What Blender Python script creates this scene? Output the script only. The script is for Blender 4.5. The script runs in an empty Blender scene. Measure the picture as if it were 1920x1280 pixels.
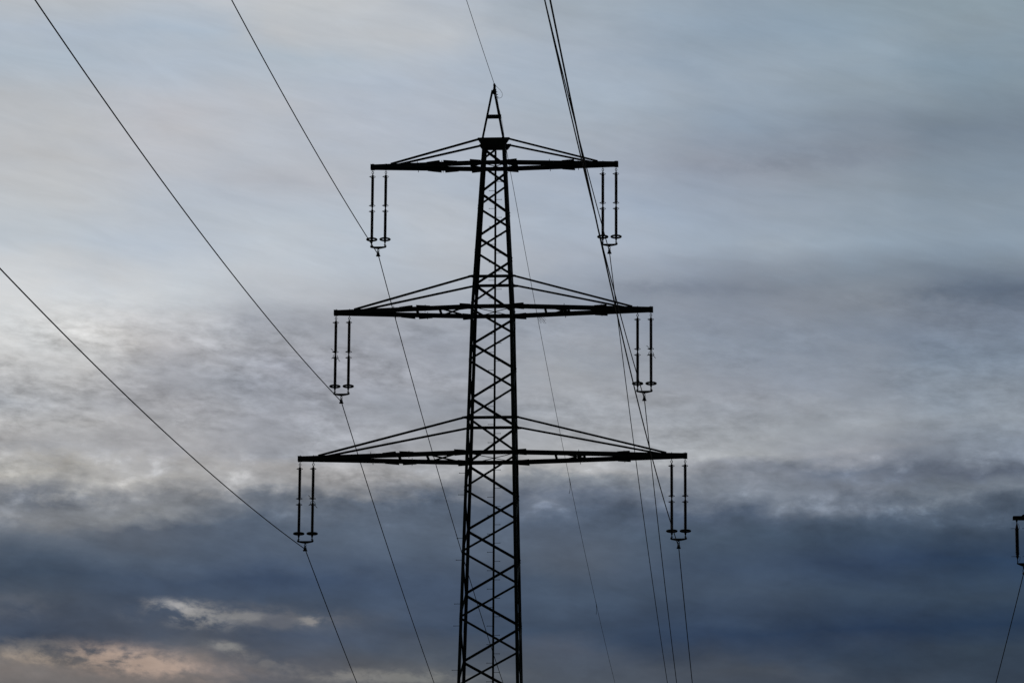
import bpy, bmesh, math, random
from mathutils import Vector, Matrix
random.seed(4)
C = bpy.context.scene.collection
sc = bpy.context.scene

# ------------------------------------------------------------------ camera
CAM_H = 1.7
PITCH, ROLL = 0.2437, 0.00647
cam_data = bpy.data.cameras.new('camera')
cam_data.sensor_width = 36.0
cam_data.lens = 7805.8 / 1920 * 36.0
cam_data.clip_start = 0.5
cam_data.clip_end = 20000
cam = bpy.data.objects.new('camera', cam_data)
C.objects.link(cam)
cam.matrix_world = Matrix.Translation((0, 0, CAM_H)) @ Matrix.Rotation(math.pi / 2 + PITCH, 4, 'X') @ Matrix.Rotation(ROLL, 4, 'Z')
sc.camera = cam

# ------------------------------------------------------------------ exposure
sc.view_settings.view_transform = 'Standard'
sc.view_settings.look = 'None'
sc.view_settings.exposure = 0.0
sc.view_settings.gamma = 1.0
sc.view_settings.use_curve_mapping = False

SUN_AZ, SUN_EL = math.radians(-9.0), math.radians(3.0)

# ------------------------------------------------------------------ sky
def lin(c):
    return tuple((v / 255 / 12.92) if v / 255 <= 0.04045 else ((v / 255 + 0.055) / 1.055) ** 2.4 for v in c)

world = bpy.data.worlds.new('World')
sc.world = world
world.use_nodes = True
nt = world.node_tree
nt.nodes.clear()
N, LK = nt.nodes, nt.links

def put(sock, v):
    if isinstance(v, (int, float)):
        sock.default_value = v
    elif isinstance(v, tuple):
        sock.default_value = v if len(v) == len(sock.default_value) else (*v, 1)
    else:
        LK.new(v, sock)

def M(op, a, b=None, c=None, clamp=False):
    n = N.new('ShaderNodeMath'); n.operation = op; n.use_clamp = clamp
    for i, v in enumerate((a, b, c)):
        if v is not None: put(n.inputs[i], v)
    return n.outputs[0]

def mixc(f, a, b, blend='MIX'):
    n = N.new('ShaderNodeMix'); n.data_type = 'RGBA'; n.blend_type = blend; n.clamp_factor = True
    put(n.inputs[0], f); put(n.inputs[6], a); put(n.inputs[7], b)
    return n.outputs[2]

def sstep(v, lo, hi, a=0.0, b=1.0):
    n = N.new('ShaderNodeMapRange'); n.interpolation_type = 'SMOOTHSTEP'
    put(n.inputs[0], v); put(n.inputs[1], lo); put(n.inputs[2], hi); put(n.inputs[3], a); put(n.inputs[4], b)
    return n.outputs[0]

def comb(x, y, z=0.0):
    n = N.new('ShaderNodeCombineXYZ'); put(n.inputs[0], x); put(n.inputs[1], y); put(n.inputs[2], z)
    return n.outputs[0]

def noise(vec, scale, detail=6, rough=0.55, dist=0.0):
    n = N.new('ShaderNodeTexNoise'); n.noise_dimensions = '3D'
    put(n.inputs['Vector'], vec); n.inputs['Scale'].default_value = scale
    n.inputs['Detail'].default_value = detail; n.inputs['Roughness'].default_value = rough
    n.inputs['Distortion'].default_value = dist
    return n.outputs[0]

tc = N.new('ShaderNodeTexCoord')
sep = N.new('ShaderNodeSeparateXYZ'); LK.new(tc.outputs['Generated'], sep.inputs[0])
dx, dy, dz = sep.outputs
az = M('ARCTAN2', dx, dy)
el = M('ARCSINE', dz)
# sky position in hundredths of a "degree step": U runs along the azimuth, V up the elevation
U = M('MULTIPLY', az, 7806 / 960)                       # about -1..1 across the part of the sky looked at
V = M('MULTIPLY', M('SUBTRACT', el, PITCH), 7806 / 640)  # about -1..1 from low to high
# cloud coordinates on the sky: X and Y at equal angular scale
X = M('MULTIPLY', U, 1.5)
def sky_vec(sx, sy, shear=0.0, seed=0.0):
    return comb(M('MULTIPLY', X, sx), M('MULTIPLY_ADD', X, shear * sy, M('MULTIPLY', V, sy)), seed)
n_big = noise(sky_vec(1.0, 4.5, 0.16, 3.1), 0.9, 6, 0.55, 0.3)
n_wisp = noise(sky_vec(1.0, 4.6, 0.20, 9.4), 3.4, 8, 0.66, 0.4)
n_warp = noise(sky_vec(1.0, 2.2, 0.0, 5.5), 3.0, 8, 0.6)
n_lump = noise(sky_vec(1.0, 2.8, 0.08, 1.7), 6.5, 8, 0.68, 0.25)
n_cell = noise(sky_vec(1.0, 2.6, 0.05, 2.9), 14.0, 5, 0.6, 0.2)
n_fluff = noise(sky_vec(1.0, 1.7, 0.0, 12.3), 9.0, 6, 0.55, 0.2)
n_mott = noise(sky_vec(1.0, 2.3, 0.04, 15.3), 3.6, 8, 0.58, 0.2)
n_tone = noise(sky_vec(1.0, 2.2, 0.0, 7.7), 1.3, 5, 0.55)
n_patchy = noise(sky_vec(1.0, 2.4, 0.1, 41.0), 2.4, 3, 0.5)
n_rag = noise(sky_vec(1.0, 2.0, 0.06, 20.1), 10.0, 8, 0.62, 0.2)
low = sstep(V, 0.02, -0.35)          # 1 in the lower, lumpier cloud
edge = M('MULTIPLY', sstep(V, -0.28, -0.38), sstep(V, -0.62, -0.50))   # ragged foot of the pale layer
ampV = M('ADD', M('MULTIPLY_ADD', low, 0.07, 0.05), M('MULTIPLY', edge, 0.05))
Vw = M('ADD', V, M('MULTIPLY', M('SUBTRACT', n_warp, 0.5), ampV))
Vw = M('ADD', Vw, M('MULTIPLY', M('SUBTRACT', n_fluff, 0.5), M('MULTIPLY_ADD', edge, 0.075, 0.01)))
Vw = M('ADD', Vw, M('MULTIPLY', M('SUBTRACT', n_big, 0.5), 0.10))
Uw = M('ADD', U, M('MULTIPLY', M('SUBTRACT', n_tone, 0.5), 0.30))
Uw = M('ADD', Uw, M('MULTIPLY', M('SUBTRACT', n_warp, 0.5), 0.20))
T = M('MULTIPLY_ADD', Vw, 0.5, 0.5, clamp=True)

# how the cloud layers change with elevation, in eight directions from left to right
COLS = {
60: [(0,178,180,181),(80,166,176,188),(130,166,176,186),(200,172,176,181),(320,178,180,183),(400,180,184,188),(470,180,187,194),(540,198,199,200),(620,200,200,199),(680,178,178,178),(760,152,154,158),(800,160,160,161),(850,146,148,152),(890,166,164,160),(920,140,141,144),(950,115,119,126),(985,120,123,129),(1020,92,101,114),(1060,70,83,100),(1090,60,74,92),(1130,70,80,94),(1170,66,76,92),(1205,56,68,86),(1225,92,93,98),(1250,112,108,107),(1280,105,102,103)],
300: [(0,178,181,185),(70,163,175,188),(150,170,177,186),(220,178,180,186),(330,178,180,185),(400,174,181,190),(480,176,184,194),(560,190,194,198),(600,180,181,184),(680,152,154,160),(740,140,143,150),(800,148,150,155),(850,150,151,155),(900,166,164,162),(940,132,134,139),(970,134,136,140),(1000,90,98,111),(1050,80,92,109),(1090,64,78,98),(1130,62,75,94),(1190,70,79,94),(1220,84,88,97),(1250,116,110,109),(1280,112,107,107)],
500: [(0,184,186,188),(60,176,180,185),(110,164,175,186),(200,175,179,186),(300,172,177,185),(350,168,172,180),(420,176,183,191),(500,180,187,195),(570,176,180,186),(610,152,155,162),(650,146,149,156),(700,138,142,152),(760,140,143,151),(850,138,142,150),(890,158,158,160),(930,150,150,152),(955,104,111,122),(1000,84,96,113),(1050,78,91,110),(1090,60,76,100),(1130,66,80,100),(1165,80,88,101),(1200,68,79,97),(1240,76,83,96),(1280,88,90,98)],
800: [(0,168,176,186),(70,176,180,185),(150,166,174,185),(250,168,175,186),(380,170,176,184),(450,174,181,190),(520,168,173,180),(590,152,157,166),(650,145,149,158),(720,144,148,157),(780,140,144,152),(850,142,145,151),(900,156,156,158),(935,118,122,130),(960,86,97,113),(1020,84,96,113),(1100,68,82,103),(1170,62,76,97),(1220,76,83,96),(1280,98,97,101)],
1060: [(0,150,162,174),(100,158,168,180),(200,158,169,181),(320,158,166,178),(420,160,169,181),(480,158,166,178),(560,140,147,158),(620,146,152,162),(700,150,154,161),(780,148,152,159),(850,158,160,164),(890,166,166,167),(905,135,140,147),(940,102,110,124),(980,84,96,114),(1050,84,94,109),(1100,70,84,103),(1170,60,74,94),(1220,74,80,94),(1280,80,84,95)],
1400: [(0,138,152,166),(80,138,152,166),(160,144,157,171),(240,136,149,164),(310,136,144,158),(360,142,152,166),(460,148,160,174),(500,132,142,156),(545,120,128,141),(590,128,136,149),(640,130,138,150),(720,138,144,155),(800,148,152,158),(860,156,159,163),(880,128,133,143),(920,118,125,136),(968,78,90,108),(1000,72,86,103),(1060,62,77,98),(1110,62,76,95),(1180,44,60,84),(1220,56,66,84),(1255,72,76,87),(1280,68,73,85)],
1640: [(0,130,145,158),(100,138,152,165),(190,132,146,160),(240,124,136,151),(300,126,136,150),(360,132,144,158),(460,136,150,165),(520,118,130,145),(580,120,129,142),(640,124,133,146),(720,132,139,150),(800,142,147,154),(850,136,140,149),(880,102,111,126),(918,113,120,132),(968,74,87,104),(1000,64,79,98),(1050,50,66,90),(1100,56,71,90),(1180,38,55,80),(1220,52,63,80),(1280,62,69,82)],
1840: [(0,130,146,158),(60,128,143,156),(160,122,138,152),(260,112,125,140),(330,122,135,149),(450,130,144,159),(500,120,133,148),(560,90,102,120),(610,112,122,137),(680,120,131,145),(780,132,140,150),(840,122,130,142),(890,90,99,114),(920,108,117,129),(950,82,94,110),(1000,62,76,94),(1050,44,62,86),(1110,52,67,85),(1170,38,56,80),(1220,54,65,80),(1280,56,65,80)],
}
def ramp(stops):
    r = N.new('ShaderNodeValToRGB'); cr = r.color_ramp; cr.interpolation = 'LINEAR'
    pts = sorted(((1 - y / 1280), (rr, gg, bb)) for y, rr, gg, bb in stops)
    cr.elements[0].position, cr.elements[0].color = pts[0][0], (*lin(pts[0][1]), 1)
    cr.elements[1].position, cr.elements[1].color = pts[-1][0], (*lin(pts[-1][1]), 1)
    for p, c in pts[1:-1]:
        e = cr.elements.new(p); e.color = (*lin(c), 1)
    LK.new(T, r.inputs[0])
    return r.outputs[0]
cols = sorted(COLS)
col = ramp(COLS[cols[0]])
for a, b in zip(cols, cols[1:]):
    ua, ub = a / 960 - 1, b / 960 - 1
    col = mixc(sstep(Uw, ua, ub), col, ramp(COLS[b]))

# breaks and thicker patches in the deck, at their azimuth and elevation
def patch(col, x, y, rx, ry, c, strength, ragged, tilt=0.0, nz=None):
    u0, v0 = x / 960 - 1, 1 - y / 640
    du = M('SUBTRACT', U, u0); dv = M('SUBTRACT', V, v0)
    dv = M('ADD', dv, M('MULTIPLY', du, tilt))
    a = M('MULTIPLY', du, 960 / rx); b = M('MULTIPLY', dv, 640 / ry)
    r = M('ADD', M('MULTIPLY', a, a), M('MULTIPLY', b, b))
    g = M('EXPONENT', M('MULTIPLY', r, -0.8))
    m = M('MULTIPLY', g, M('MULTIPLY_ADD', M('SUBTRACT', n_rag if nz is None else nz, 0.5), ragged * 3.4, 1.0))
    return mixc(M('MULTIPLY', sstep(m, 0.05, 1.25), strength), col, lin(c))
P = n_rag
col = patch(col, 150, 1262, 330, 30, (118, 112, 111), 0.75, 0.9)
col = patch(col, 265, 1250, 150, 30, (146, 131, 126), 0.7, 1.4, 0.12)
col = patch(col, 235, 1248, 110, 20, (186, 162, 147), 0.7, 2.3, 0.14)
col = patch(col, 80, 1243, 90, 14, (160, 146, 134), 0.7, 2.0, 0.1)
col = patch(col, 60, 1225, 90, 16, (112, 110, 111), 0.5, 1.6)
col = patch(col, 400, 1160, 150, 26, (92, 97, 108), 0.6, 1.5)
col = patch(col, 362, 1158, 74, 20, (150, 147, 145), 0.75, 2.1, 0.16)
col = patch(col, 320, 1143, 40, 9, (160, 157, 157), 0.7, 1.4, 0.25)
col = patch(col, 530, 1163, 120, 18, (104, 106, 114), 0.6, 1.8)
col = patch(col, 582, 1166, 26, 9, (146, 142, 140), 0.7, 1.8)
col = patch(col, 455, 1160, 34, 9, (140, 138, 138), 0.6, 1.9)
col = patch(col, 425, 1216, 40, 9, (146, 143, 140), 0.7, 1.4, 0.2)
col = patch(col, 490, 1243, 70, 13, (120, 118, 119), 0.6, 1.7, 0.3)
col = patch(col, 730, 1268, 150, 14, (138, 134, 131), 0.65, 1.7)
col = patch(col, 30, 1150, 70, 26, (88, 94, 105), 0.55, 1.2)
col = patch(col, 1880, 563, 170, 26, (88, 101, 118), 0.45, 1.8)
col = patch(col, 1300, 540, 150, 16, (112, 120, 134), 0.5, 1.2, 0.04)
col = patch(col, 1560, 300, 220, 26, (116, 125, 140), 0.45, 1.2, -0.1)
col = patch(col, 1530, 868, 160, 9, (112, 119, 131), 0.5, 1.2, -0.16)
col = patch(col, 1560, 850, 170, 7, (146, 149, 156), 0.5, 1.2, -0.12)
col = patch(col, 60, 948, 110, 24, (92, 99, 111), 0.6, 1.6)

# texture of the cloud itself: lumps low down, faint streaks up high
lump_zone = M('MULTIPLY', sstep(V, M('MULTIPLY_ADD', sstep(U, -0.2, 0.5), 0.12, 0.16), -0.04), sstep(V, -0.62, -0.42))
lump_amp = M('MULTIPLY_ADD', lump_zone, M('MULTIPLY_ADD', sstep(U, 0.6, -0.6), 0.85, 0.95), M('MULTIPLY', low, 0.12))
lumps = M('MULTIPLY', M('SUBTRACT', M('MULTIPLY_ADD', n_cell, 0.55, M('MULTIPLY', n_lump, 0.55)), 0.55), M('MULTIPLY', lump_amp, sstep(n_patchy, 0.38, 0.62, 0.35, 1.05)))
mottle = M('MULTIPLY', M('SUBTRACT', n_mott, 0.5), M('MULTIPLY_ADD', low, 0.75, 0.06))
fluff = M('MULTIPLY', M('SUBTRACT', n_fluff, 0.5), M('MULTIPLY_ADD', edge, 0.6, M('MULTIPLY', low, 0.14)))
puffs = M('MULTIPLY', M('MULTIPLY', sstep(n_fluff, 0.53, 0.74), sstep(n_mott, 0.40, 0.60)), M('MULTIPLY', edge, 0.40))
fluff = M('ADD', fluff, puffs)
streaks = M('MULTIPLY', M('SUBTRACT', n_big, 0.5), 0.14)
wisps = M('MULTIPLY', M('SUBTRACT', n_wisp, 0.5), 0.26)
gain = M('ADD', M('ADD', M('ADD', M('ADD', 1.0, mottle), fluff), lumps), M('ADD', streaks, wisps))
clouds = mixc(1.0, col, comb(gain, gain, gain), 'MULTIPLY')
warm = M('MULTIPLY', M('SUBTRACT', noise(sky_vec(1.0, 3.5, 0.12, 30.0), 1.6, 5, 0.5), 0.5), M('MULTIPLY_ADD', low, -0.04, 0.14))
clouds = mixc(1.0, clouds, comb(M('ADD', 1.0, warm), 1.0, M('SUBTRACT', 1.0, warm)), 'MULTIPLY')
midz = M('MULTIPLY', sstep(V, 0.06, -0.10), sstep(V, -0.42, -0.30))
midl = M('MULTIPLY', midz, sstep(U, 0.15, -0.45))
clouds = mixc(1.0, clouds, comb(M('MULTIPLY_ADD', midl, 0.13, 1.0), M('MULTIPLY_ADD', midl, 0.11, 1.0), M('SUBTRACT', M('MULTIPLY_ADD', midl, 0.095, 1.0), M('MULTIPLY', midz, 0.008))), 'MULTIPLY')
rightz = M('MULTIPLY', sstep(U, 0.2, 0.8), sstep(V, 0.0, 0.2))
clouds = mixc(1.0, clouds, comb(M('MULTIPLY_ADD', rightz, 0.05, 1.0), M('MULTIPLY_ADD', rightz, 0.035, 1.0), 1.0), 'MULTIPLY')
foot = M('MULTIPLY', sstep(V, -0.80, -0.95), sstep(U, -0.5, 0.0))
clouds = mixc(1.0, clouds, comb(M('MULTIPLY_ADD', foot, -0.10, 0.997), M('MULTIPLY_ADD', foot, -0.012, 1.003), 1.0), 'MULTIPLY')
upper = sstep(V, -0.62, -0.30)
clouds = mixc(1.0, clouds, comb(M('MULTIPLY_ADD', upper, 0.11, 1.0), M('MULTIPLY_ADD', upper, 0.095, 1.02), M('MULTIPLY_ADD', upper, 0.10, 1.03)), 'MULTIPLY')

# the sky is bright only on the side where the sun went down
toward = M('MULTIPLY_ADD', dx, math.sin(SUN_AZ), M('MULTIPLY', dy, math.cos(SUN_AZ)))
fade = sstep(toward, 0.15, 0.9, 0.09, 1.0)
clouds = mixc(1.0, clouds, comb(fade, fade, fade), 'MULTIPLY')

sky = N.new('ShaderNodeTexSky'); sky.sky_type = 'NISHITA'; sky.sun_disc = False
sky.sun_elevation = SUN_EL; sky.sun_rotation = SUN_AZ
sky_part = mixc(1.0, sky.outputs[0], (0.0004, 0.0004, 0.0004), 'MULTIPLY')   # the little that shines through the overcast
total = mixc(1.0, clouds, sky_part, 'ADD')
bg = N.new('ShaderNodeBackground'); LK.new(total, bg.inputs[0]); bg.inputs[1].default_value = 1.0
wo = N.new('ShaderNodeOutputWorld'); LK.new(bg.outputs[0], wo.inputs[0])

# ------------------------------------------------------------------ sun (down in cloud, behind the pylon)
sd = bpy.data.lights.new('sun', 'SUN'); sd.energy = 0.06; sd.angle = math.radians(15); sd.color = (1, 0.82, 0.66)
so = bpy.data.objects.new('sun', sd); C.objects.link(so)
dirv = Vector((math.sin(SUN_AZ) * math.cos(SUN_EL), math.cos(SUN_AZ) * math.cos(SUN_EL), math.sin(SUN_EL)))
so.rotation_euler = dirv.to_track_quat('Z', 'Y').to_euler()

# ------------------------------------------------------------------ materials
def material(name, base, rough=0.6, metal=0.0, var=0.35, scale=9.0, spec=0.3):
    m = bpy.data.materials.new(name); m.use_nodes = True
    t = m.node_tree; b = t.nodes['Principled BSDF']
    tcn = t.nodes.new('ShaderNodeTexCoord'); nz = t.nodes.new('ShaderNodeTexNoise')
    nz.inputs['Scale'].default_value = scale; nz.inputs['Detail'].default_value = 6
    t.links.new(tcn.outputs['Object'], nz.inputs['Vector'])
    r = t.nodes.new('ShaderNodeValToRGB')
    r.color_ramp.elements[0].position = 0.3; r.color_ramp.elements[1].position = 0.75
    r.color_ramp.elements[0].color = (*[c * (1 - var) for c in base], 1)
    r.color_ramp.elements[1].color = (*[min(1, c * (1 + var)) for c in base], 1)
    t.links.new(nz.outputs[0], r.inputs[0]); t.links.new(r.outputs[0], b.inputs['Base Color'])
    b.inputs['Roughness'].default_value = rough; b.inputs['Metallic'].default_value = metal
    b.inputs['Specular IOR Level'].default_value = spec
    return m
STEEL = material('dark_green_painted_steel', (0.036, 0.044, 0.041), 0.7, 0.0, 0.4, 5.0, 0.12)
FITTING = material('weathered_galvanised_fitting', (0.055, 0.057, 0.060), 0.7, 0.0, 0.3, 14.0, 0.15)
PORCELAIN = material('brown_glazed_porcelain', (0.035, 0.018, 0.012), 0.45, 0.0, 0.25, 20.0, 0.2)
ALU = material('aged_aluminium_strand', (0.045, 0.047, 0.050), 0.75, 0.0, 0.3, 30.0, 0.12)
GRASS = material('dusk_meadow', (0.045, 0.065, 0.022), 0.95, 0.0, 0.5, 0.35, 0.1)

# ------------------------------------------------------------------ mesh helpers
def obj(name, bm, mat, parent=None):
    me = bpy.data.meshes.new(name)
    bmesh.ops.recalc_face_normals(bm, faces=bm.faces)
    bm.to_mesh(me); bm.free(); me.materials.append(mat)
    o = bpy.data.objects.new(name, me); C.objects.link(o)
    if parent: o.parent = parent
    return o

def tag(o, label, cat, group=None, kind=None):
    o['label'] = label; o['category'] = cat
    if group: o['group'] = group
    if kind: o['kind'] = kind

def extrude(bm, prof, p0, p1, up, cap=True):
    """sweep a closed 2-D profile (a along 'side', b along 'up') from p0 to p1"""
    p0, p1 = Vector(p0), Vector(p1)
    d = (p1 - p0).normalized(); up = Vector(up); side = d.cross(up).normalized(); up = side.cross(d).normalized()
    r0 = [bm.verts.new(p0 + side * a + up * b) for a, b in prof]
    r1 = [bm.verts.new(p1 + side * a + up * b) for a, b in prof]
    n = len(prof)
    for i in range(n):
        bm.faces.new((r0[i], r0[(i + 1) % n], r1[(i + 1) % n], r1[i]))
    if cap:
        bm.faces.new(r0[::-1]); bm.faces.new(r1)

def rect(w, h): return [(-w / 2, -h / 2), (w / 2, -h / 2), (w / 2, h / 2), (-w / 2, h / 2)]
def ell(w, t, sa=1, sb=1):           # L angle, corner at the origin, legs along +a*sa and +b*sb
    return [(0, 0), (w * sa, 0), (w * sa, t * sb), (t * sa, t * sb), (t * sa, w * sb), (0, w * sb)]
def chan(h, f, t, s=1):              # C channel, web at a=0, flanges toward a*s
    return [(0, -h / 2), (f * s, -h / 2), (f * s, -h / 2 + t), (t * s, -h / 2 + t), (t * s, h / 2 - t), (f * s, h / 2 - t), (f * s, h / 2), (0, h / 2)]

def plate(bm, pts, normal, t):
    """flat plate of thickness t from a 3-D outline"""
    n = Vector(normal).normalized() * t / 2
    a = [bm.verts.new(Vector(p) - n) for p in pts]; b = [bm.verts.new(Vector(p) + n) for p in pts]
    k = len(pts)
    bm.faces.new(a[::-1]); bm.faces.new(b)
    for i in range(k): bm.faces.new((a[i], a[(i + 1) % k], b[(i + 1) % k], b[i]))

def tube(bm, pts, r, sides=6, closed=False):
    pts = [Vector(p) for p in pts]; n = len(pts); rings = []
    rr = r if isinstance(r, (list, tuple)) else [r] * n
    for i, p in enumerate(pts):
        if closed: d = pts[(i + 1) % n] - pts[i - 1]
        else: d = pts[min(i + 1, n - 1)] - pts[max(i - 1, 0)]
        d.normalize()
        ref = Vector((0, 0, 1)) if abs(d.z) < 0.9 else Vector((0, 1, 0))
        a = d.cross(ref).normalized(); b = a.cross(d).normalized()
        rings.append([bm.verts.new(p + (a * math.cos(q) + b * math.sin(q)) * rr[i]) for q in (2 * math.pi * k / sides for k in range(sides))])
    for i in range(n if closed else n - 1):
        A, B = rings[i], rings[(i + 1) % n]
        for k in range(sides): bm.faces.new((A[k], A[(k + 1) % sides], B[(k + 1) % sides], B[k]))
    if not closed:
        bm.faces.new(rings[0][::-1]); bm.faces.new(rings[-1])

def lathe(bm, prof, cx, cy, sides=14):
    rings = [[bm.verts.new((cx + r * math.cos(2 * math.pi * k / sides), cy + r * math.sin(2 * math.pi * k / sides), z)) for k in range(sides)] for z, r in prof]
    for A, B in zip(rings, rings[1:]):
        for k in range(sides): bm.faces.new((A[k], A[(k + 1) % sides], B[(k + 1) % sides], B[k]))
    bm.faces.new(rings[0][::-1]); bm.faces.new(rings[-1])

def arc(cx, cy, cz, r, a0, a1, n=14):
    return [(cx + r * math.cos(a0 + (a1 - a0) * i / n), cy + r * math.sin(a0 + (a1 - a0) * i / n), cz) for i in range(n + 1)]

# ------------------------------------------------------------------ ground
bm = bmesh.new()
R = 6000
rings = [0, 60, 200, 700, 2500, R]
vs = [[bm.verts.new((0, 0, 0))]]
for r in rings[1:]:
    vs.append([bm.verts.new((r * math.cos(k * math.pi / 24), r * math.sin(k * math.pi / 24), 0)) for k in range(48)])
for k in range(48): bm.faces.new((vs[0][0], vs[1][k], vs[1][(k + 1) % 48]))
for A, B in zip(vs[1:], vs[2:]):
    for k in range(48): bm.faces.new((A[k], B[k], B[(k + 1) % 48], A[(k + 1) % 48]))
g = obj('ground', bm, GRASS); g['kind'] = 'structure'

# ------------------------------------------------------------------ the lattice pylon
# pylon frame: u along the cross-arms, v along the line (away), heights h above the ground
Z0 = CAM_H
YAW = 0.0682
def frame(x, y, yaw):
    return Matrix.Translation((x, y, 0)) @ Matrix.Rotation(-yaw, 4, 'Z')

H_B, H_M, H_T = 35.085 + Z0, 41.012 + Z0, 47.018 + Z0
def half(h):
    if h > H_M: return 0.8256 - (0.8256 - 0.4965) * (h - H_M) / (H_T - H_M)
    return 0.8256 + 0.02482 * (H_M - h)

def make_pylon():
    root = bpy.data.objects.new('transmission_pylon', None); C.objects.link(root)
    root.empty_display_size = 2
    H_TOP = 48.06 + Z0
    # four angle-iron legs with the kink at the middle arm
    legs = {}
    for su in (-1, 1):
        for sv in (-1, 1):
            bm = bmesh.new()
            hs = [0.0, H_M, H_TOP]
            prev = None
            for h in hs:
                a = half(h); w = 0.125
                ring = [bm.verts.new((su * (a - x), sv * (a - y), h)) for x, y in ((0, 0), (w, 0), (w, .014), (.014, .014), (.014, w), (0, w))]
                if prev:
                    for i in range(6): bm.faces.new((prev[i], prev[(i + 1) % 6], ring[(i + 1) % 6], ring[i]))
                else: bm.faces.new(ring[::-1])
                prev = ring
            bm.faces.new(prev)
            # splice packs and bolt rows on the leg
            for h in (H_M - .35, H_B - .3, 30.2, 24.0):
                a = half(h)
                plate(bm, [(su * (a + .006), sv * (a - .02), h - .2), (su * (a + .006), sv * (a - .11), h - .2), (su * (half(h + .4) + .006), sv * (a - .11), h + .2), (su * (half(h + .4) + .006), sv * (a - .02), h + .2)], (su, 0, 0), .012)
            legs[su, sv] = obj('leg', bm, STEEL, root)
    # a concrete footing under each leg
    for su in (-1, 1):
        for sv in (-1, 1):
            bm = bmesh.new()
            a = half(0) - .06
            lathe(bm, [(-.3, .45), (.22, .42), (.3, .34)], su * a, sv * a, 20)
            obj('footing', bm, FITTING, root)
    # zigzag bracing on all four faces; the joints of neighbouring faces meet on the legs
    J = [(47.80, 47.80), (47.14, 46.87), (46.14, 45.98), (45.21, 45.09), (44.33, 44.17), (43.36, 43.25), (42.37, 42.22), (41.17, 40.90), (39.94, 39.85),
         (38.86, 38.77), (37.73, 37.64), (36.53, 36.48), (35.17, 34.91), (33.70, 33.57), (32.43, 32.32), (31.16, 31.08), (29.88, 29.77), (28.55, 28.48), (27.20, 27.12), (25.86, 25.78)]
    z = 25.82; st = 1.36
    while z - st > 0.2 - Z0:
        z -= st; st *= 1.045; J.append((z + .04, z - .04))
    J = [(a + Z0, b + Z0) for a, b in J]
    def corner(k, face, h, inset=.05):
        a = half(h) - inset
        # even joints sit on (right, front) and (left, back); odd ones on (left, front) and (right, back)
        if face == 'front': return Vector(((a if k % 2 == 0 else -a), -half(h) - .004, h))
        if face == 'back':  return Vector(((-a if k % 2 == 0 else a), half(h) + .004, h))
        if face == 'left':  return Vector((-half(h) - .004, (a if k % 2 == 0 else -a), h))
        return Vector((half(h) + .004, (-a if k % 2 == 0 else a), h))
    nrm = {'front': (0, 1, 0), 'back': (0, -1, 0), 'left': (1, 0, 0), 'right': (-1, 0, 0)}
    wid = {'front': .085, 'back': .105, 'left': .08, 'right': .08}
    for face in ('front', 'back', 'left', 'right'):
        for k in range(len(J) - 1):
            p0 = corner(k, face, J[k][1]); p1 = corner(k + 1, face, J[k + 1][0])
            bm = bmesh.new(); w = wid[face]
            n = Vector(nrm[face])
            d = (p1 - p0).normalized()
            prof = [(-w / 2, 0), (w / 2, 0), (w / 2, .01), (-w / 2 + .01, .01), (-w / 2 + .01, .055), (-w / 2, .055)]
            ext = d * .05
            extrude(bm, prof, p0 - ext, p1 + ext, n)
            obj('brace', bm, STEEL, root)
    # horizontal beams round the body at the arms and at the stay heights
    def beam(p0, p1, up, prof):
        bm = bmesh.new(); extrude(bm, prof, p0, p1, up); return obj('tie_beam', bm, STEEL, root)
    for h, hh in ((H_B, .16), (H_M, .16), (H_T, .16), (42.256 + Z0, .11), (36.491 + Z0, .11)):
        a = half(h)
        for s in (-1, 1):
            beam((-a - .03, s * (a + .012), h), (a + .03, s * (a + .012), h), (0, 0, 1), chan(hh, .065, .012, s))
            beam((s * (a + .012), -a + .02, h - .01), (s * (a + .012), a - .02, h - .01), (0, 0, 1), chan(hh - .03, .05, .01, -s))
    # flat cross bracing inside the body at arm height
    for h in (H_B, H_M, H_T):
        a = half(h) - .08
        for s in (-1, 1):
            bm = bmesh.new(); extrude(bm, rect(.055, .012), (-a, -s * a, h - .03 + s * .015), (a, s * a, h - .03 + s * .015), (0, 0, 1)); obj('plan_brace', bm, STEEL, root)
    # head plates
    for s in (-1, 1):
        v = s * (half(H_TOP) + .02); t, b = H_TOP, H_TOP - (.30 if s < 0 else .26)
        bm = bmesh.new()
        plate(bm, [(-.64, v, t), (.64, v, t), (.64, v, t - .075), (.50, v, b), (-.50, v, b), (-.64, v, t - .075)], (0, 1, 0), .016)
        obj('head_plate', bm, STEEL, root)
        bm = bmesh.new()
        vv = s * (half(H_TOP) - .0)
        plate(bm, [(vv, -.40, t - .02), (vv, .40, t - .02), (vv, .40, b + .03), (vv, -.40, b + .03)], (1, 0, 0), .014)
        obj('head_plate', bm, STEEL, root)
    # earth-wire peak: an A-frame with a deep crossbar
    bm = bmesh.new()
    for s in (-1, 1):
        extrude(bm, ell(.085, .012, 1, s), (-.015 + s * .475, -.03, H_TOP - .22), (-.015 + s * .035, -.03, 50.16 + Z0), (0, 1, 0) if s > 0 else (0, 1, 0))
    pk = obj('peak_frame', bm, STEEL, root)
    bm = bmesh.new()
    extrude(bm, chan(.16, .06, .012, 1), (-.30, -.045, 49.045 + Z0), (.27, -.045, 49.045 + Z0), (0, 0, 1)); obj('crossbar', bm, STEEL, pk)
    bm = bmesh.new()
    extrude(bm, rect(.03, .05), (-.4, -.42, H_TOP - .2), (-.4, .42, H_TOP - .2), (0, 0, 1)); extrude(bm, rect(.03, .05), (.4, -.42, H_TOP - .2), (.4, .42, H_TOP - .2), (0, 0, 1))
    obj('base_rail', bm, STEEL, pk)
    bm = bmesh.new()
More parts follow.
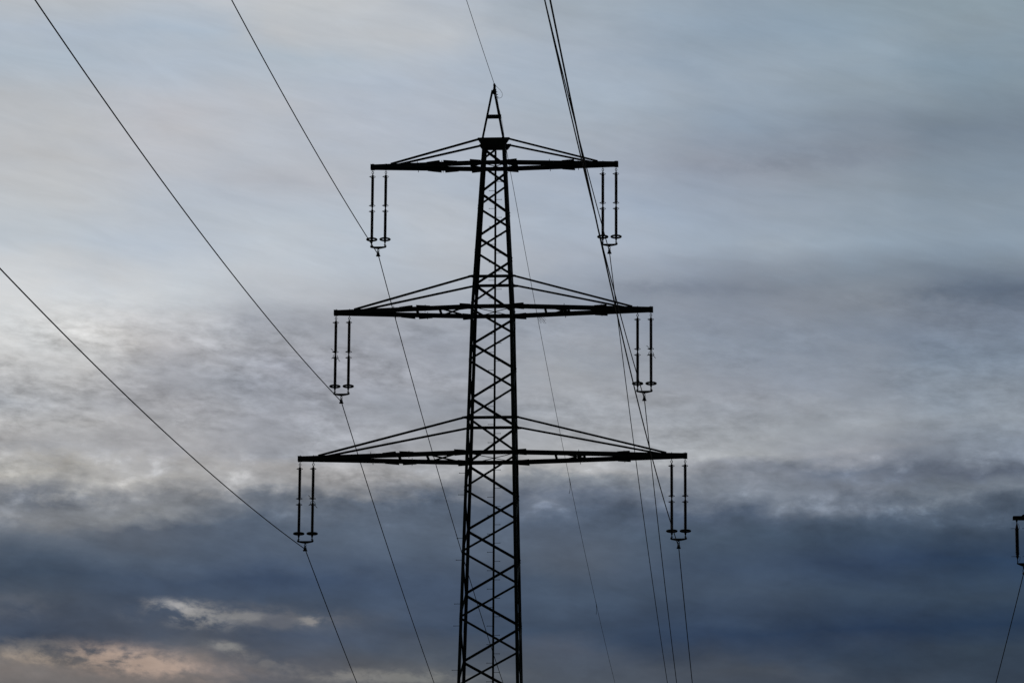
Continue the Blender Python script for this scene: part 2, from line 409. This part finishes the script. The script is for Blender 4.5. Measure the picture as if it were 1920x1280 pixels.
    plate(bm, [(-.075, -.03, 50.0 + Z0), (.055, -.03, 50.0 + Z0), (.062, -.03, 50.22 + Z0), (-.08, -.03, 50.22 + Z0)], (0, 1, 0), .05)
    extrude(bm, rect(.09, .09), (-.012, -.03, 50.215 + Z0), (-.02, -.03, 50.30 + Z0), (0, 1, 0))
    extrude(bm, rect(.05, .07), (.0, -.19, 50.352 + Z0), (0, .19, 50.352 + Z0), (0, 0, 1))
    plate(bm, [(-.045, 0, 50.29 + Z0), (-.07, 0, 50.38 + Z0), (-.05, 0, 50.47 + Z0), (.0, 0, 50.46 + Z0), (.05, 0, 50.36 + Z0), (.03, 0, 50.29 + Z0)], (0, 1, 0), .03)
    for q in range(3):
        extrude(bm, rect(.03, .03), (.045 + q * .022, -.03, 50.10 + Z0 - q * .11), (.10 + q * .024, -.03, 50.085 + Z0 - q * .11), (0, 0, 1))
    obj('wire_saddle', bm, FITTING, pk)
    bm = bmesh.new()
    pts = [(.04, .02, 50.36), (.12, .02, 50.28), (.21, .02, 50.19), (.285, .02, 50.07), (.30, .02, 49.96), (.27, .02, 49.88), (.20, .01, 49.845), (.115, -.01, 49.825)]
    sm = []
    for i in range(len(pts) - 1):
        p0, p1, p2, p3 = (Vector(pts[max(0, i - 1)]), Vector(pts[i]), Vector(pts[i + 1]), Vector(pts[min(len(pts) - 1, i + 2)]))
        for q in range(4):
            t = q / 4
            sm.append(.5 * ((2 * p1) + (p2 - p0) * t + (2 * p0 - 5 * p1 + 4 * p2 - p3) * t * t + (3 * p1 - p0 - 3 * p2 + p3) * t ** 3))
    sm.append(Vector(pts[-1]))
    tube(bm, [(p.x, p.y, p.z + Z0) for p in sm], .007, 6)
    tube(bm, [(.13, -.0, 49.6 + Z0), (.29, -.0, 48.95 + Z0), (.385, -.0, 48.3 + Z0), (.41, 0, 47.95 + Z0)], .006, 5)
    obj('bonding_cable', bm, ALU, pk)
    # climbing rail up the middle of the back face, pegs to either side in turn
    bm = bmesh.new()
    def railv(h): return half(h) + .075
    rail_x = .01
    prof = [(-.04, -.01), (.04, -.01), (.04, .045), (.028, .045), (.028, .002), (-.028, .002), (-.028, .045), (-.04, .045)]
    extrude(bm, prof, (rail_x, railv(1.5), 1.5), (rail_x, railv(H_M), H_M), (0, 1, 0)); extrude(bm, prof, (rail_x, railv(H_M), H_M), (rail_x, railv(47.8 + Z0), 47.8 + Z0), (0, 1, 0))
    rail = obj('climbing_rail', bm, STEEL, root)
    bm = bmesh.new(); tube(bm, [(0, 0, 0), (.205, 0, 0)], .0095, 6); tube(bm, [(.205, 0, 0), (.222, 0, 0)], .019, 8)
    peg = obj('step_bolt', bm, FITTING, rail)
    peg_mesh = peg.data
    h = 47.62 + Z0; k = 0; first = True
    while h > 25.6 + Z0:
        o = peg if first else peg.copy()
        if not first: C.objects.link(o)
        o.parent = rail; first = False
        o.location = (rail_x + (.035 if k % 2 else -.035), railv(h) - .01, h); o.rotation_euler = (0, 0, 0 if k % 2 else math.pi)
        h -= .366; k += 1
    # pegs on the outer front leg, below the lowest arm
    for i in range(11):
        h = 34.26 + Z0 - i * .867
        if i % 3 != 2:
            o = peg.copy(); C.objects.link(o); o.parent = legs[-1, -1]
            a = half(h); o.location = (-a, -a + .05, h); o.rotation_euler = (0, 0, math.pi)
    # cross-arms
    for L, H, stay_h, zz in ((7.66, H_B, 36.491 + Z0, 'b'), (6.33, H_M, 42.256 + Z0, 'm'), (4.95, H_T, H_TOP - .06, 't')):
        a = half(H)
        for s in (-1, 1):
            def vh(u):      # half the gap between the two chords at distance u from the axis
                return .095 + (a + .012 - .095) * max(0, (L - u)) / (L - a)
            bm = bmesh.new()
            for q in (-1, 1):
                extrude(bm, chan(.178, .075, .012, s * q), (s * (a - .02), q * vh(a), H), (s * L, q * vh(L), H), (0, 0, 1))
            arm = obj('cross_arm', bm, STEEL, root)
            # closed tip with the hanger lugs
            bm = bmesh.new()
            plate(bm, [(s * (L + .006), -.125, H - .105), (s * (L + .006), .125, H - .105), (s * (L + .006), .125, H + .105), (s * (L + .006), -.125, H + .105)], (1, 0, 0), .02)
            for d in (.07, .60):
                u = L - d
                plate(bm, [(s * (u - .07), -.13, H + .09), (s * (u + .07), -.13, H + .09), (s * (u + .07), .13, H + .09), (s * (u - .07), .13, H + .09)], (0, 0, 1), .012)
                plate(bm, [(s * (u - .07), -.13, H - .09), (s * (u + .07), -.13, H - .09), (s * (u + .07), .13, H - .09), (s * (u - .07), .13, H - .09)], (0, 0, 1), .012)
                tube(bm, [(s * u, 0, H - .16), (s * u, 0, H + .155)], .012, 8)
            obj('tip_bracket', bm, STEEL, arm)
            # stays
            for q in (-1, 1):
                bm = bmesh.new()
                ub = .60 if zz == 't' else half(stay_h) + .10
                vb = q * (half(stay_h) + .02)
                extrude(bm, [(-.006, -.04), (.045, -.04), (.045, -.03), (.006, -.03), (.006, .04), (-.006, .04)], (s * ub, vb, stay_h), (s * (L - .80), q * (vh(L - .8) - .02), H + .09), (0, 0, 1))
                obj('stay_rod', bm, STEEL, arm)
                if zz != 't':
                    bm = bmesh.new()
                    aa = half(stay_h) - .12
                    plate(bm, [(s * aa, vb + q * .012, stay_h + .075), (s * (aa + .3), vb + q * .012, stay_h + .03), (s * (aa + .3), vb + q * .012, stay_h - .05), (s * aa, vb + q * .012, stay_h - .075)], (0, 1, 0), .012)
                    obj('gusset_plate', bm, STEEL, arm)
            # struts and bracing between the chords
            def strut(u0, q0, u1, q1, w, dz=0):
                bm = bmesh.new(); extrude(bm, rect(w, .05), (s * u0, q0 * vh(u0), H + dz), (s * u1, q1 * vh(u1), H + dz), (0, 0, 1)); obj('strut', bm, STEEL, arm)
            f1, f2 = .33, .475
            if zz == 't':
                strut(.425 * L, -1, .425 * L, 1, .11)
                if s > 0:
                    strut(.36 * L, -1, .47 * L, 1, .08, .02); strut(.36 * L, 1, .47 * L, -1, .08, -.02)
            else:
                strut(f1 * L, -1, f1 * L, 1, .09); strut(f2 * L, -1, f2 * L, 1, .10)
                if s < 0: x0, x1 = a + .1, f1 * L
                else: x0, x1 = f1 * L, f2 * L + .2
                strut(x0, -1, x1, 1, .06, .02); strut(x0, 1, x1, -1, .06, -.02)
            # splice plates: wedges flaring along the chords toward each joint
            def wedge(u_wide, u_thin, out, inn=0.0, dz=.0):
                for q in (-1, 1):
                    bm = bmesh.new()
                    e = q * out; i = q * inn
                    zf = H - .084 * q
                    plate(bm, [(s * u_wide, q * vh(u_wide) + e, zf), (s * u_thin, q * vh(u_thin) + q * .01, zf), (s * u_thin, q * vh(u_thin) - q * .05, zf), (s * u_wide, q * vh(u_wide) - q * .05, zf)], (0, 0, 1), .035)
                    zi = H + .07 * q
                    if inn: plate(bm, [(s * u_wide, q * vh(u_wide) - q * .06 - i, zi), (s * u_thin, q * vh(u_thin) - q * .06, zi), (s * u_thin, q * vh(u_thin) - q * .02, zi), (s * u_wide, q * vh(u_wide) - q * .02, zi)], (0, 0, 1), .03)
                    obj('splice_plate', bm, STEEL, arm)
            wedge(a + .44, a + .02, .19, .12 if zz != 't' else .30)
            if s < 0:
                c = {'t': .42, 'm': .487, 'b': .478}[zz] * L
                wedge(c - .075, c - .62, .20, .04); wedge(c + .075, c + .62, .20, .04)
            else:
                c = {'t': .65, 'm': .715, 'b': .71}[zz] * L
                wedge(c, c - .5, .20, .03)
            for fu in ((.42, .62) if s < 0 else (.45, .68)):
                for q in (-1, 1):
                    bm = bmesh.new(); u = fu * L
                    tube(bm, [(s * u, q * vh(u), H - .155), (s * u, q * vh(u), H + .15)], .012, 6); obj('bolt', bm, FITTING, arm)
    return root

PX, PY = -0.7554, 160.0
pylon = make_pylon()
pylon.matrix_world = frame(PX, PY, YAW)
tag(pylon, 'tall dark lattice pylon with three tiers of cross-arms against the clouds', 'pylon', None)

# ------------------------------------------------------------------ insulator strings
def arcing_ring(bm, z, x=0, gap=.35, r=.112, tilt=0):
    tube(bm, [(p[0] + x, p[1], p[2] + tilt * (p[0])) for p in arc(0, 0, z, r, gap, 2 * math.pi - gap, 18)], .011, 5)
    tube(bm, [(x - r, 0, z - tilt * r), (x - .03, 0, z - .01)], .010, 5)
    tube(bm, [(x - r, 0, z - tilt * r), (x - r - .03, 0, z + .004)], .010, 5)

def rod_profile(z0, z1, core=.047, shed=.063):
    n = 28; pr = [(z0, .045), (z0 - .07, .047), (z0 - .075, core)]
    top, bot = z0 - .085, z1 + .085
    for i in range(n):
        za = top - (top - bot) * i / n; zb = top - (top - bot) * (i + 1) / n; d = za - zb
        pr += [(za - .12 * d, core), (za - .62 * d, shed), (za - .78 * d, shed * .98), (za - .86 * d, core)]
    return pr + [(z1 + .075, core), (z1 + .07, .047), (z1, .045)]

def make_string(bent=None):
    """double string hanging from its two lugs at x=-.265 and x=.265; z=0 is the underside of the arm"""
    root = bpy.data.objects.new('insulator_string', None); C.objects.link(root); root.empty_display_size = .3
    for side, x in ((0, -.265), (1, .265)):
        bm = bmesh.new()
        tube(bm, [(x + .035 * math.cos(t), 0, -.135 + .05 * math.sin(t)) for t in [2 * math.pi * i / 14 for i in range(14)]], .014, 6, closed=True)
        tube(bm, [(x, 0, 0.0), (x, 0, -.09)], .011, 8)
        tube(bm, [(x, 0, -.18), (x, 0, -.24)], .02, 8)
        obj('shackle', bm, FITTING, root)
        for j, (z0, z1) in enumerate(((-.245, -1.555), (-1.675, -2.985))):
            bm = bmesh.new(); lathe(bm, rod_profile(z0, z1), x, 0, 14)
            rod = obj('insulator_rod', bm, PORCELAIN, root)
            rings = (-.305, -1.505) if j == 0 else (-1.745,)
            for z in rings:
                bm = bmesh.new()
                arcing_ring(bm, z, x, .35 if j == 0 and z > -1 else .2)
                obj('arcing_ring', bm, FITTING, rod)
            if bent == side and j == 0:
                bm = bmesh.new()
                tube(bm, [(x - .04, -.03, -1.510), (x - .10, -.05, -1.490), (x - .085, -.05, -1.465), (x - .175, -.06, -1.380)], .0115, 5)
                tube(bm, [(x + .04, .03, -1.770), (x + .09, .02, -1.780), (x + .18, .02, -1.880)], .0115, 5)
                tube(bm, [(x - .16, 0, -1.780), (x - .095, 0, -1.740), (x - .085, 0, -1.660), (x - .05, 0, -1.610), (x + .05, 0, -1.610), (x + .085, 0, -1.660), (x + .10, 0, -1.740), (x + .13, 0, -1.760)], .0115, 5)
                obj('arcing_horn', bm, FITTING, rod)
        bm = bmesh.new()
        tube(bm, [(x, 0, -1.55), (x, 0, -1.68)], .03, 8); obj('coupling', bm, FITTING, root)
        bm = bmesh.new()
        tube(bm, [(x + .192 * math.cos(t), .192 * math.sin(t), -2.905) for t in [2 * math.pi * i / 32 for i in range(32)]], .036, 10, closed=True)
        extrude(bm, rect(.03, .02), (x, -.19, -2.92), (x, .19, -2.92), (0, 0, 1))
        obj('corona_ring', bm, FITTING, root)
        bm = bmesh.new()
        tube(bm, [(x, 0, -2.975), (x, 0, -3.05), (x, 0, -3.06), (x, 0, -3.19)], [.046, .034, .022, .022], 10)
        tube(bm, [(x - .045, 0, -3.135), (x + .045, 0, -3.135)], .015, 6)
        obj('link', bm, FITTING, root)
    bm = bmesh.new()
    plate(bm, [(-.325, 0, -3.165), (-.245, 0, -3.165), (-.235, 0, -3.195), (-.12, 0, -3.20), (.12, 0, -3.20), (.235, 0, -3.195), (.245, 0, -3.165), (.325, 0, -3.165), (.325, 0, -3.225), (.29, 0, -3.25), (.12, 0, -3.285), (.03, 0, -3.30), (-.03, 0, -3.30), (-.12, 0, -3.285), (-.29, 0, -3.25), (-.325, 0, -3.225)], (0, 1, 0), .04)
    obj('yoke_plate', bm, FITTING, root)
    bm = bmesh.new()
    tube(bm, [(0, 0, -3.28), (0, 0, -3.33)], .028, 8)
    tube(bm, [(.034 * math.cos(t), 0, -3.365 + .05 * math.sin(t)) for t in [2 * math.pi * i / 14 for i in range(14)]], .013, 6, closed=True)
    tube(bm, [(.030 * math.sin(t), 0, -3.43 + .045 * math.cos(t)) for t in [2 * math.pi * i / 14 for i in range(14)]], .013, 6, closed=True)
    obj('chain_link', bm, FITTING, root)
    bm = bmesh.new()
    plate(bm, [(-.04, 0, -3.45), (.04, 0, -3.45), (.055, 0, -3.50), (.06, 0, -3.575), (-.06, 0, -3.575), (-.055, 0, -3.50)], (0, 1, 0), .12)
    tube(bm, [(0, -.24, -3.548), (0, -.12, -3.530), (0, 0, -3.525), (0, .12, -3.530), (0, .24, -3.548)], [.022, .040, .046, .040, .022], 8)
    extrude(bm, rect(.16, .03), (0, -.07, -3.582), (0, .07, -3.582), (0, 0, 1))
    obj('suspension_clamp', bm, FITTING, root)
    return root

FR = frame(PX, PY, YAW)
ARM = {'b': (7.66, H_B), 'm': (6.33, H_M), 't': (4.95, H_T)}
strings = [
    ('t', -1, None, 'double insulator string hanging from the left tip of the top cross-arm'),
    ('m', -1, 0, 'double insulator string with bent arcing horns under the left tip of the middle cross-arm'),
    ('b', -1, 1, 'double insulator string with splayed arcing horns under the left tip of the lowest cross-arm'),
    ('t', 1, None, 'double insulator string hanging from the right tip of the top cross-arm'),
    ('m', 1, 1, 'double insulator string with bent arcing horns under the right tip of the middle cross-arm'),
    ('b', 1, None, 'double insulator string hanging from the right tip of the lowest cross-arm'),
]
for lev, s, bent, label in strings:
    L, H = ARM[lev]
    st = make_string(bent)
    st.matrix_world = FR @ Matrix.Translation((s * (L - .335), 0, H - .095))
    tag(st, label, 'insulator', 'double insulator strings on the three-tier pylon')

# ------------------------------------------------------------------ wires
def wire(name, fr, u, h, s1, c1, l1, s2, c2, l2, r):
    bm = bmesh.new(); pts = []
    n1, n2 = int(l1 / 2.5), int(l2 / 2.5)
    for i in range(n1, 0, -1):
        t = l1 * i / n1; pts.append((u, -t, h + s1 * t + c1 * t * t))
    for i in range(0, n2 + 1):
        t = l2 * i / n2; pts.append((u, t, h + s2 * t + c2 * t * t))
    tube(bm, [fr @ Vector(p) for p in pts], r, 7)
    return obj(name, bm, ALU)

COND = {  # clamp offset and height, then slope and sag of the near span and of the far span
    ('b', -1): (31.467, -0.111607, 0.000378, -0.111029, 0.000545, 'cable clamped under the left tip of the lowest cross-arm'),
    ('b', 1): (31.467, -0.117509, 0.000460, -0.101003, 0.000548, 'cable clamped under the right tip of the lowest cross-arm'),
    ('m', -1): (37.394, -0.117935, 0.000440, -0.112884, 0.000461, 'cable clamped under the left tip of the middle cross-arm'),
    ('m', 1): (37.394, -0.115321, 0.000421, -0.113941, 0.000529, 'cable clamped under the right tip of the middle cross-arm'),
    ('t', -1): (43.400, -0.111983, 0.000440, -0.104320, 0.000436, 'cable clamped under the left tip of the top cross-arm'),
    ('t', 1): (43.400, -0.110139, 0.000371, -0.098140, 0.000425, 'cable clamped under the right tip of the top cross-arm'),
}
for (lev, s), (h, s1, c1, s2, c2, label) in COND.items():
    L, H = ARM[lev]
    o = wire('power_cable', FR, s * (L - .335), H - .095 - 3.525, s1, c1, 250, s2, c2, 200, .0182)
    tag(o, 'bare ' + label, 'cable', 'power cables of the three-tier pylon')
eh = 50.364 + Z0
ew = wire('earth_wire', FR, 0, eh, -.095746, .000401, 250, -.09275, .000373, 220, .0108)
tag(ew, 'thin earth wire over the pylon peak with frayed loose strands', 'cable')
def on_earth(t): return Vector((0, t, eh - .09275 * t + .000373 * t * t))
def strand(t, pts, r=.008):
    p = on_earth(t); bm = bmesh.new()
    for line in pts: tube(bm, [FR @ (p + Vector(q)) for q in line], r, 5)
    obj('loose_strand', bm, ALU, ew)
strand(28.3, [[(0, 0, 0), (.12, .1, -.12), (.19, .15, -.30)], [(.02, 0, 0), (.2, .2, -.16), (.32, .3, -.30)], [(.05, 0, .02), (.26, .2, -.14), (.40, .3, -.30)],
              [(.05, 0, .03), (.24, .2, -.08), (.34, .2, -.22)], [(.1, 0, .03), (.28, .1, -.05), (.40, .2, -.16)], [(-.01, 0, 0), (.06, .1, -.14), (.15, .15, -.31)]], .0065)
strand(57.4, [[(-.01, -.8, .10), (-.015, 0, 0), (-.03, .5, -.16), (-.05, .6, -.26), (-.085, .6, -.45)], [(0, -.8, .08), (0, .8, -.04)]], .012)
strand(87.4, [[(-.0, -.8, .08), (-.015, 0, -.02), (-.03, .5, -.12), (-.04, .6, -.22), (-.05, .6, -.42)], [(0, -.8, .06), (0, .8, -.03)]], .012)

# ------------------------------------------------------------------ the second pylon, only an arm tip of it in the picture
YAW2 = 0.0455
cy, sy = math.cos(YAW), math.sin(YAW)
tip = FR @ Vector((20.32, 0, 0))
ARM2 = 6.2
H2 = 32.49 + Z0
FR2 = frame(tip.x + ARM2 * math.cos(YAW2), tip.y - ARM2 * math.sin(YAW2), YAW2)
def make_small_pylon():
    root = bpy.data.objects.new('transmission_pylon', None); C.objects.link(root); root.empty_display_size = 2
    def hf(h): return .45 + .032 * (H2 - h) if h < H2 else .45 - .06 * (h - H2)
    for su in (-1, 1):
        for sv in (-1, 1):
            bm = bmesh.new()
            for h0, h1 in ((0, H2), (H2, H2 + 6.6)):
                a0, a1 = hf(h0), hf(h1)
                extrude(bm, rect(.11, .11), (su * a0, sv * a0, h0), (su * a1, sv * a1, h1), (0, 1, 0))
            obj('leg', bm, STEEL, root)
    for face in range(4):
        h = H2 + 6; k = face % 2; st = .8
        Rm = Matrix.Rotation(face * math.pi / 2, 4, 'Z')
        while h - st > .3:
            a0, a1 = hf(h), hf(h - st); sg = 1 if k % 2 else -1
            bm = bmesh.new()
            extrude(bm, rect(.08, .02), Rm @ Vector((sg * a0, -a0 - .062, h)), Rm @ Vector((-sg * a1, -a1 - .062, h - st)), Rm @ Vector((0, 1, 0)))
            obj('brace', bm, STEEL, root)
            h -= st; k += 1; st = min(2.4, st * 1.06)
    for s in (-1, 1):
        bm = bmesh.new()
        for q in (-1, 1):
            extrude(bm, chan(.12, .06, .012, s * q), (s * .40, q * .44, H2), (s * ARM2, q * .07, H2), (0, 0, 1))
            extrude(bm, rect(.07, .07), (s * .40, q * .36, H2 + 1.15), (s * (ARM2 - .36), q * .05, H2 + .095), (0, 0, 1))
        for i in range(6):
            u = .9 + i * .85
            v = .44 + (.07 - .44) * (u - .4) / (ARM2 - .4)
            extrude(bm, rect(.05, .04), (s * u, -v + .02, H2), (s * u, v - .02, H2), (0, 0, 1))
        arm = obj('cross_arm', bm, STEEL, root)
        bm = bmesh.new()
        plate(bm, [(s * (ARM2 - .34), -.1, H2 + .075), (s * ARM2, -.1, H2 + .075), (s * ARM2, .1, H2 + .075), (s * (ARM2 - .34), .1, H2 + .075)], (0, 0, 1), .014)
        plate(bm, [(s * (ARM2 + .008), -.09, H2 - .068), (s * (ARM2 + .008), .09, H2 - .068), (s * (ARM2 + .008), .09, H2 + .068), (s * (ARM2 + .008), -.09, H2 + .068)], (1, 0, 0), .014)
        plate(bm, [(s * (ARM2 - .30), .0, H2 + .08), (s * (ARM2 - .37), .0, H2 + .125), (s * (ARM2 - .60), 0, H2 + .135), (s * (ARM2 - .60), 0, H2 + .08)], (0, 1, 0), .10)
        obj('tip_bracket', bm, STEEL, arm)
    return root
pylon2 = make_small_pylon()
pylon2.matrix_world = FR2
tag(pylon2, 'second pylon at the right edge of the view, only its dark arm tip showing', 'pylon')

def make_short_string():
    root = bpy.data.objects.new('insulator_string', None); C.objects.link(root); root.empty_display_size = .3
    for x in (-.22, .22):
        bm = bmesh.new()
        tube(bm, [(x, 0, 0), (x, 0, -.06), (x, 0, -.09), (x, 0, -.20)], [.04, .035, .018, .018], 8); obj('shackle', bm, FITTING, root)
        bm = bmesh.new()
        z0, z1 = -.17, -1.545
        pr = [(z0, .03), (z0 - .12, .055), (z0 - .16, .056), (z0 - .165, .045)]
        n = 22; top, bot = z0 - .17, z1 + .17
        for i in range(n):
            za = top - (top - bot) * i / n; d = (top - bot) / n
            pr += [(za - .1 * d, .056), (za - .6 * d, .080), (za - .75 * d, .079), (za - .85 * d, .056)]
        pr += [(z1 + .165, .045), (z1 + .16, .056), (z1 + .12, .055), (z1, .025)]
        lathe(bm, pr, x, 0, 14)
        rod = obj('insulator_rod', bm, PORCELAIN, root)
        for z, sg in ((-.345, 1), (-1.45, -1)):
            bm = bmesh.new()
            tube(bm, [(x - .03, 0, z), (x - .10, .0, z + .01), (x - .24, 0, z + .006)], .009, 5)
            tube(bm, [(x + .03, 0, z), (x + .105, 0, z), (x + .085, 0, z + sg * .12), (x + .05, 0, z + sg * .19), (x + .01, 0, z + sg * .21)], .008, 5)
            tube(bm, arc(x, 0, z, .075, 0, 6.2, 12), .008, 5)
            obj('arcing_horn', bm, FITTING, rod)
        bm = bmesh.new(); tube(bm, [(x, 0, -1.53), (x, 0, -1.72)], .018, 8); obj('link', bm, FITTING, root)
    bm = bmesh.new()
    plate(bm, [(-.25, 0, -1.70), (.25, 0, -1.70), (.25, 0, -1.74), (.05, 0, -1.83), (-.05, 0, -1.83), (-.25, 0, -1.74)], (0, 1, 0), .03); obj('yoke_plate', bm, FITTING, root)
    bm = bmesh.new()
    tube(bm, [(0, 0, -1.81), (0, 0, -1.93)], .026, 8)
    tube(bm, [(.03 * math.cos(t), 0, -2.0 + .05 * math.sin(t)) for t in [2 * math.pi * i / 14 for i in range(14)]], .012, 6, closed=True); obj('chain_link', bm, FITTING, root)
    bm = bmesh.new()
    tube(bm, [(0, -.18, -2.125), (0, -.08, -2.11), (0, 0, -2.105), (0, .08, -2.11), (0, .18, -2.125)], [.02, .04, .05, .04, .02], 8); obj('suspension_clamp', bm, FITTING, root)
    return root
s2 = make_short_string()
s2.matrix_world = FR2 @ Matrix.Translation((-ARM2 + .135 + .22, 0, H2 - .06))
tag(s2, 'short thick insulator string at the right edge of the view under the far pylon arm', 'insulator')
w2 = wire('power_cable', FR2, -ARM2 + .355, H2 - .06 - 2.105, -.11, .00045, 240, -.11, .00048, 200, .0182)
tag(w2, 'single cable running down from the short insulator string at the right edge', 'cable')
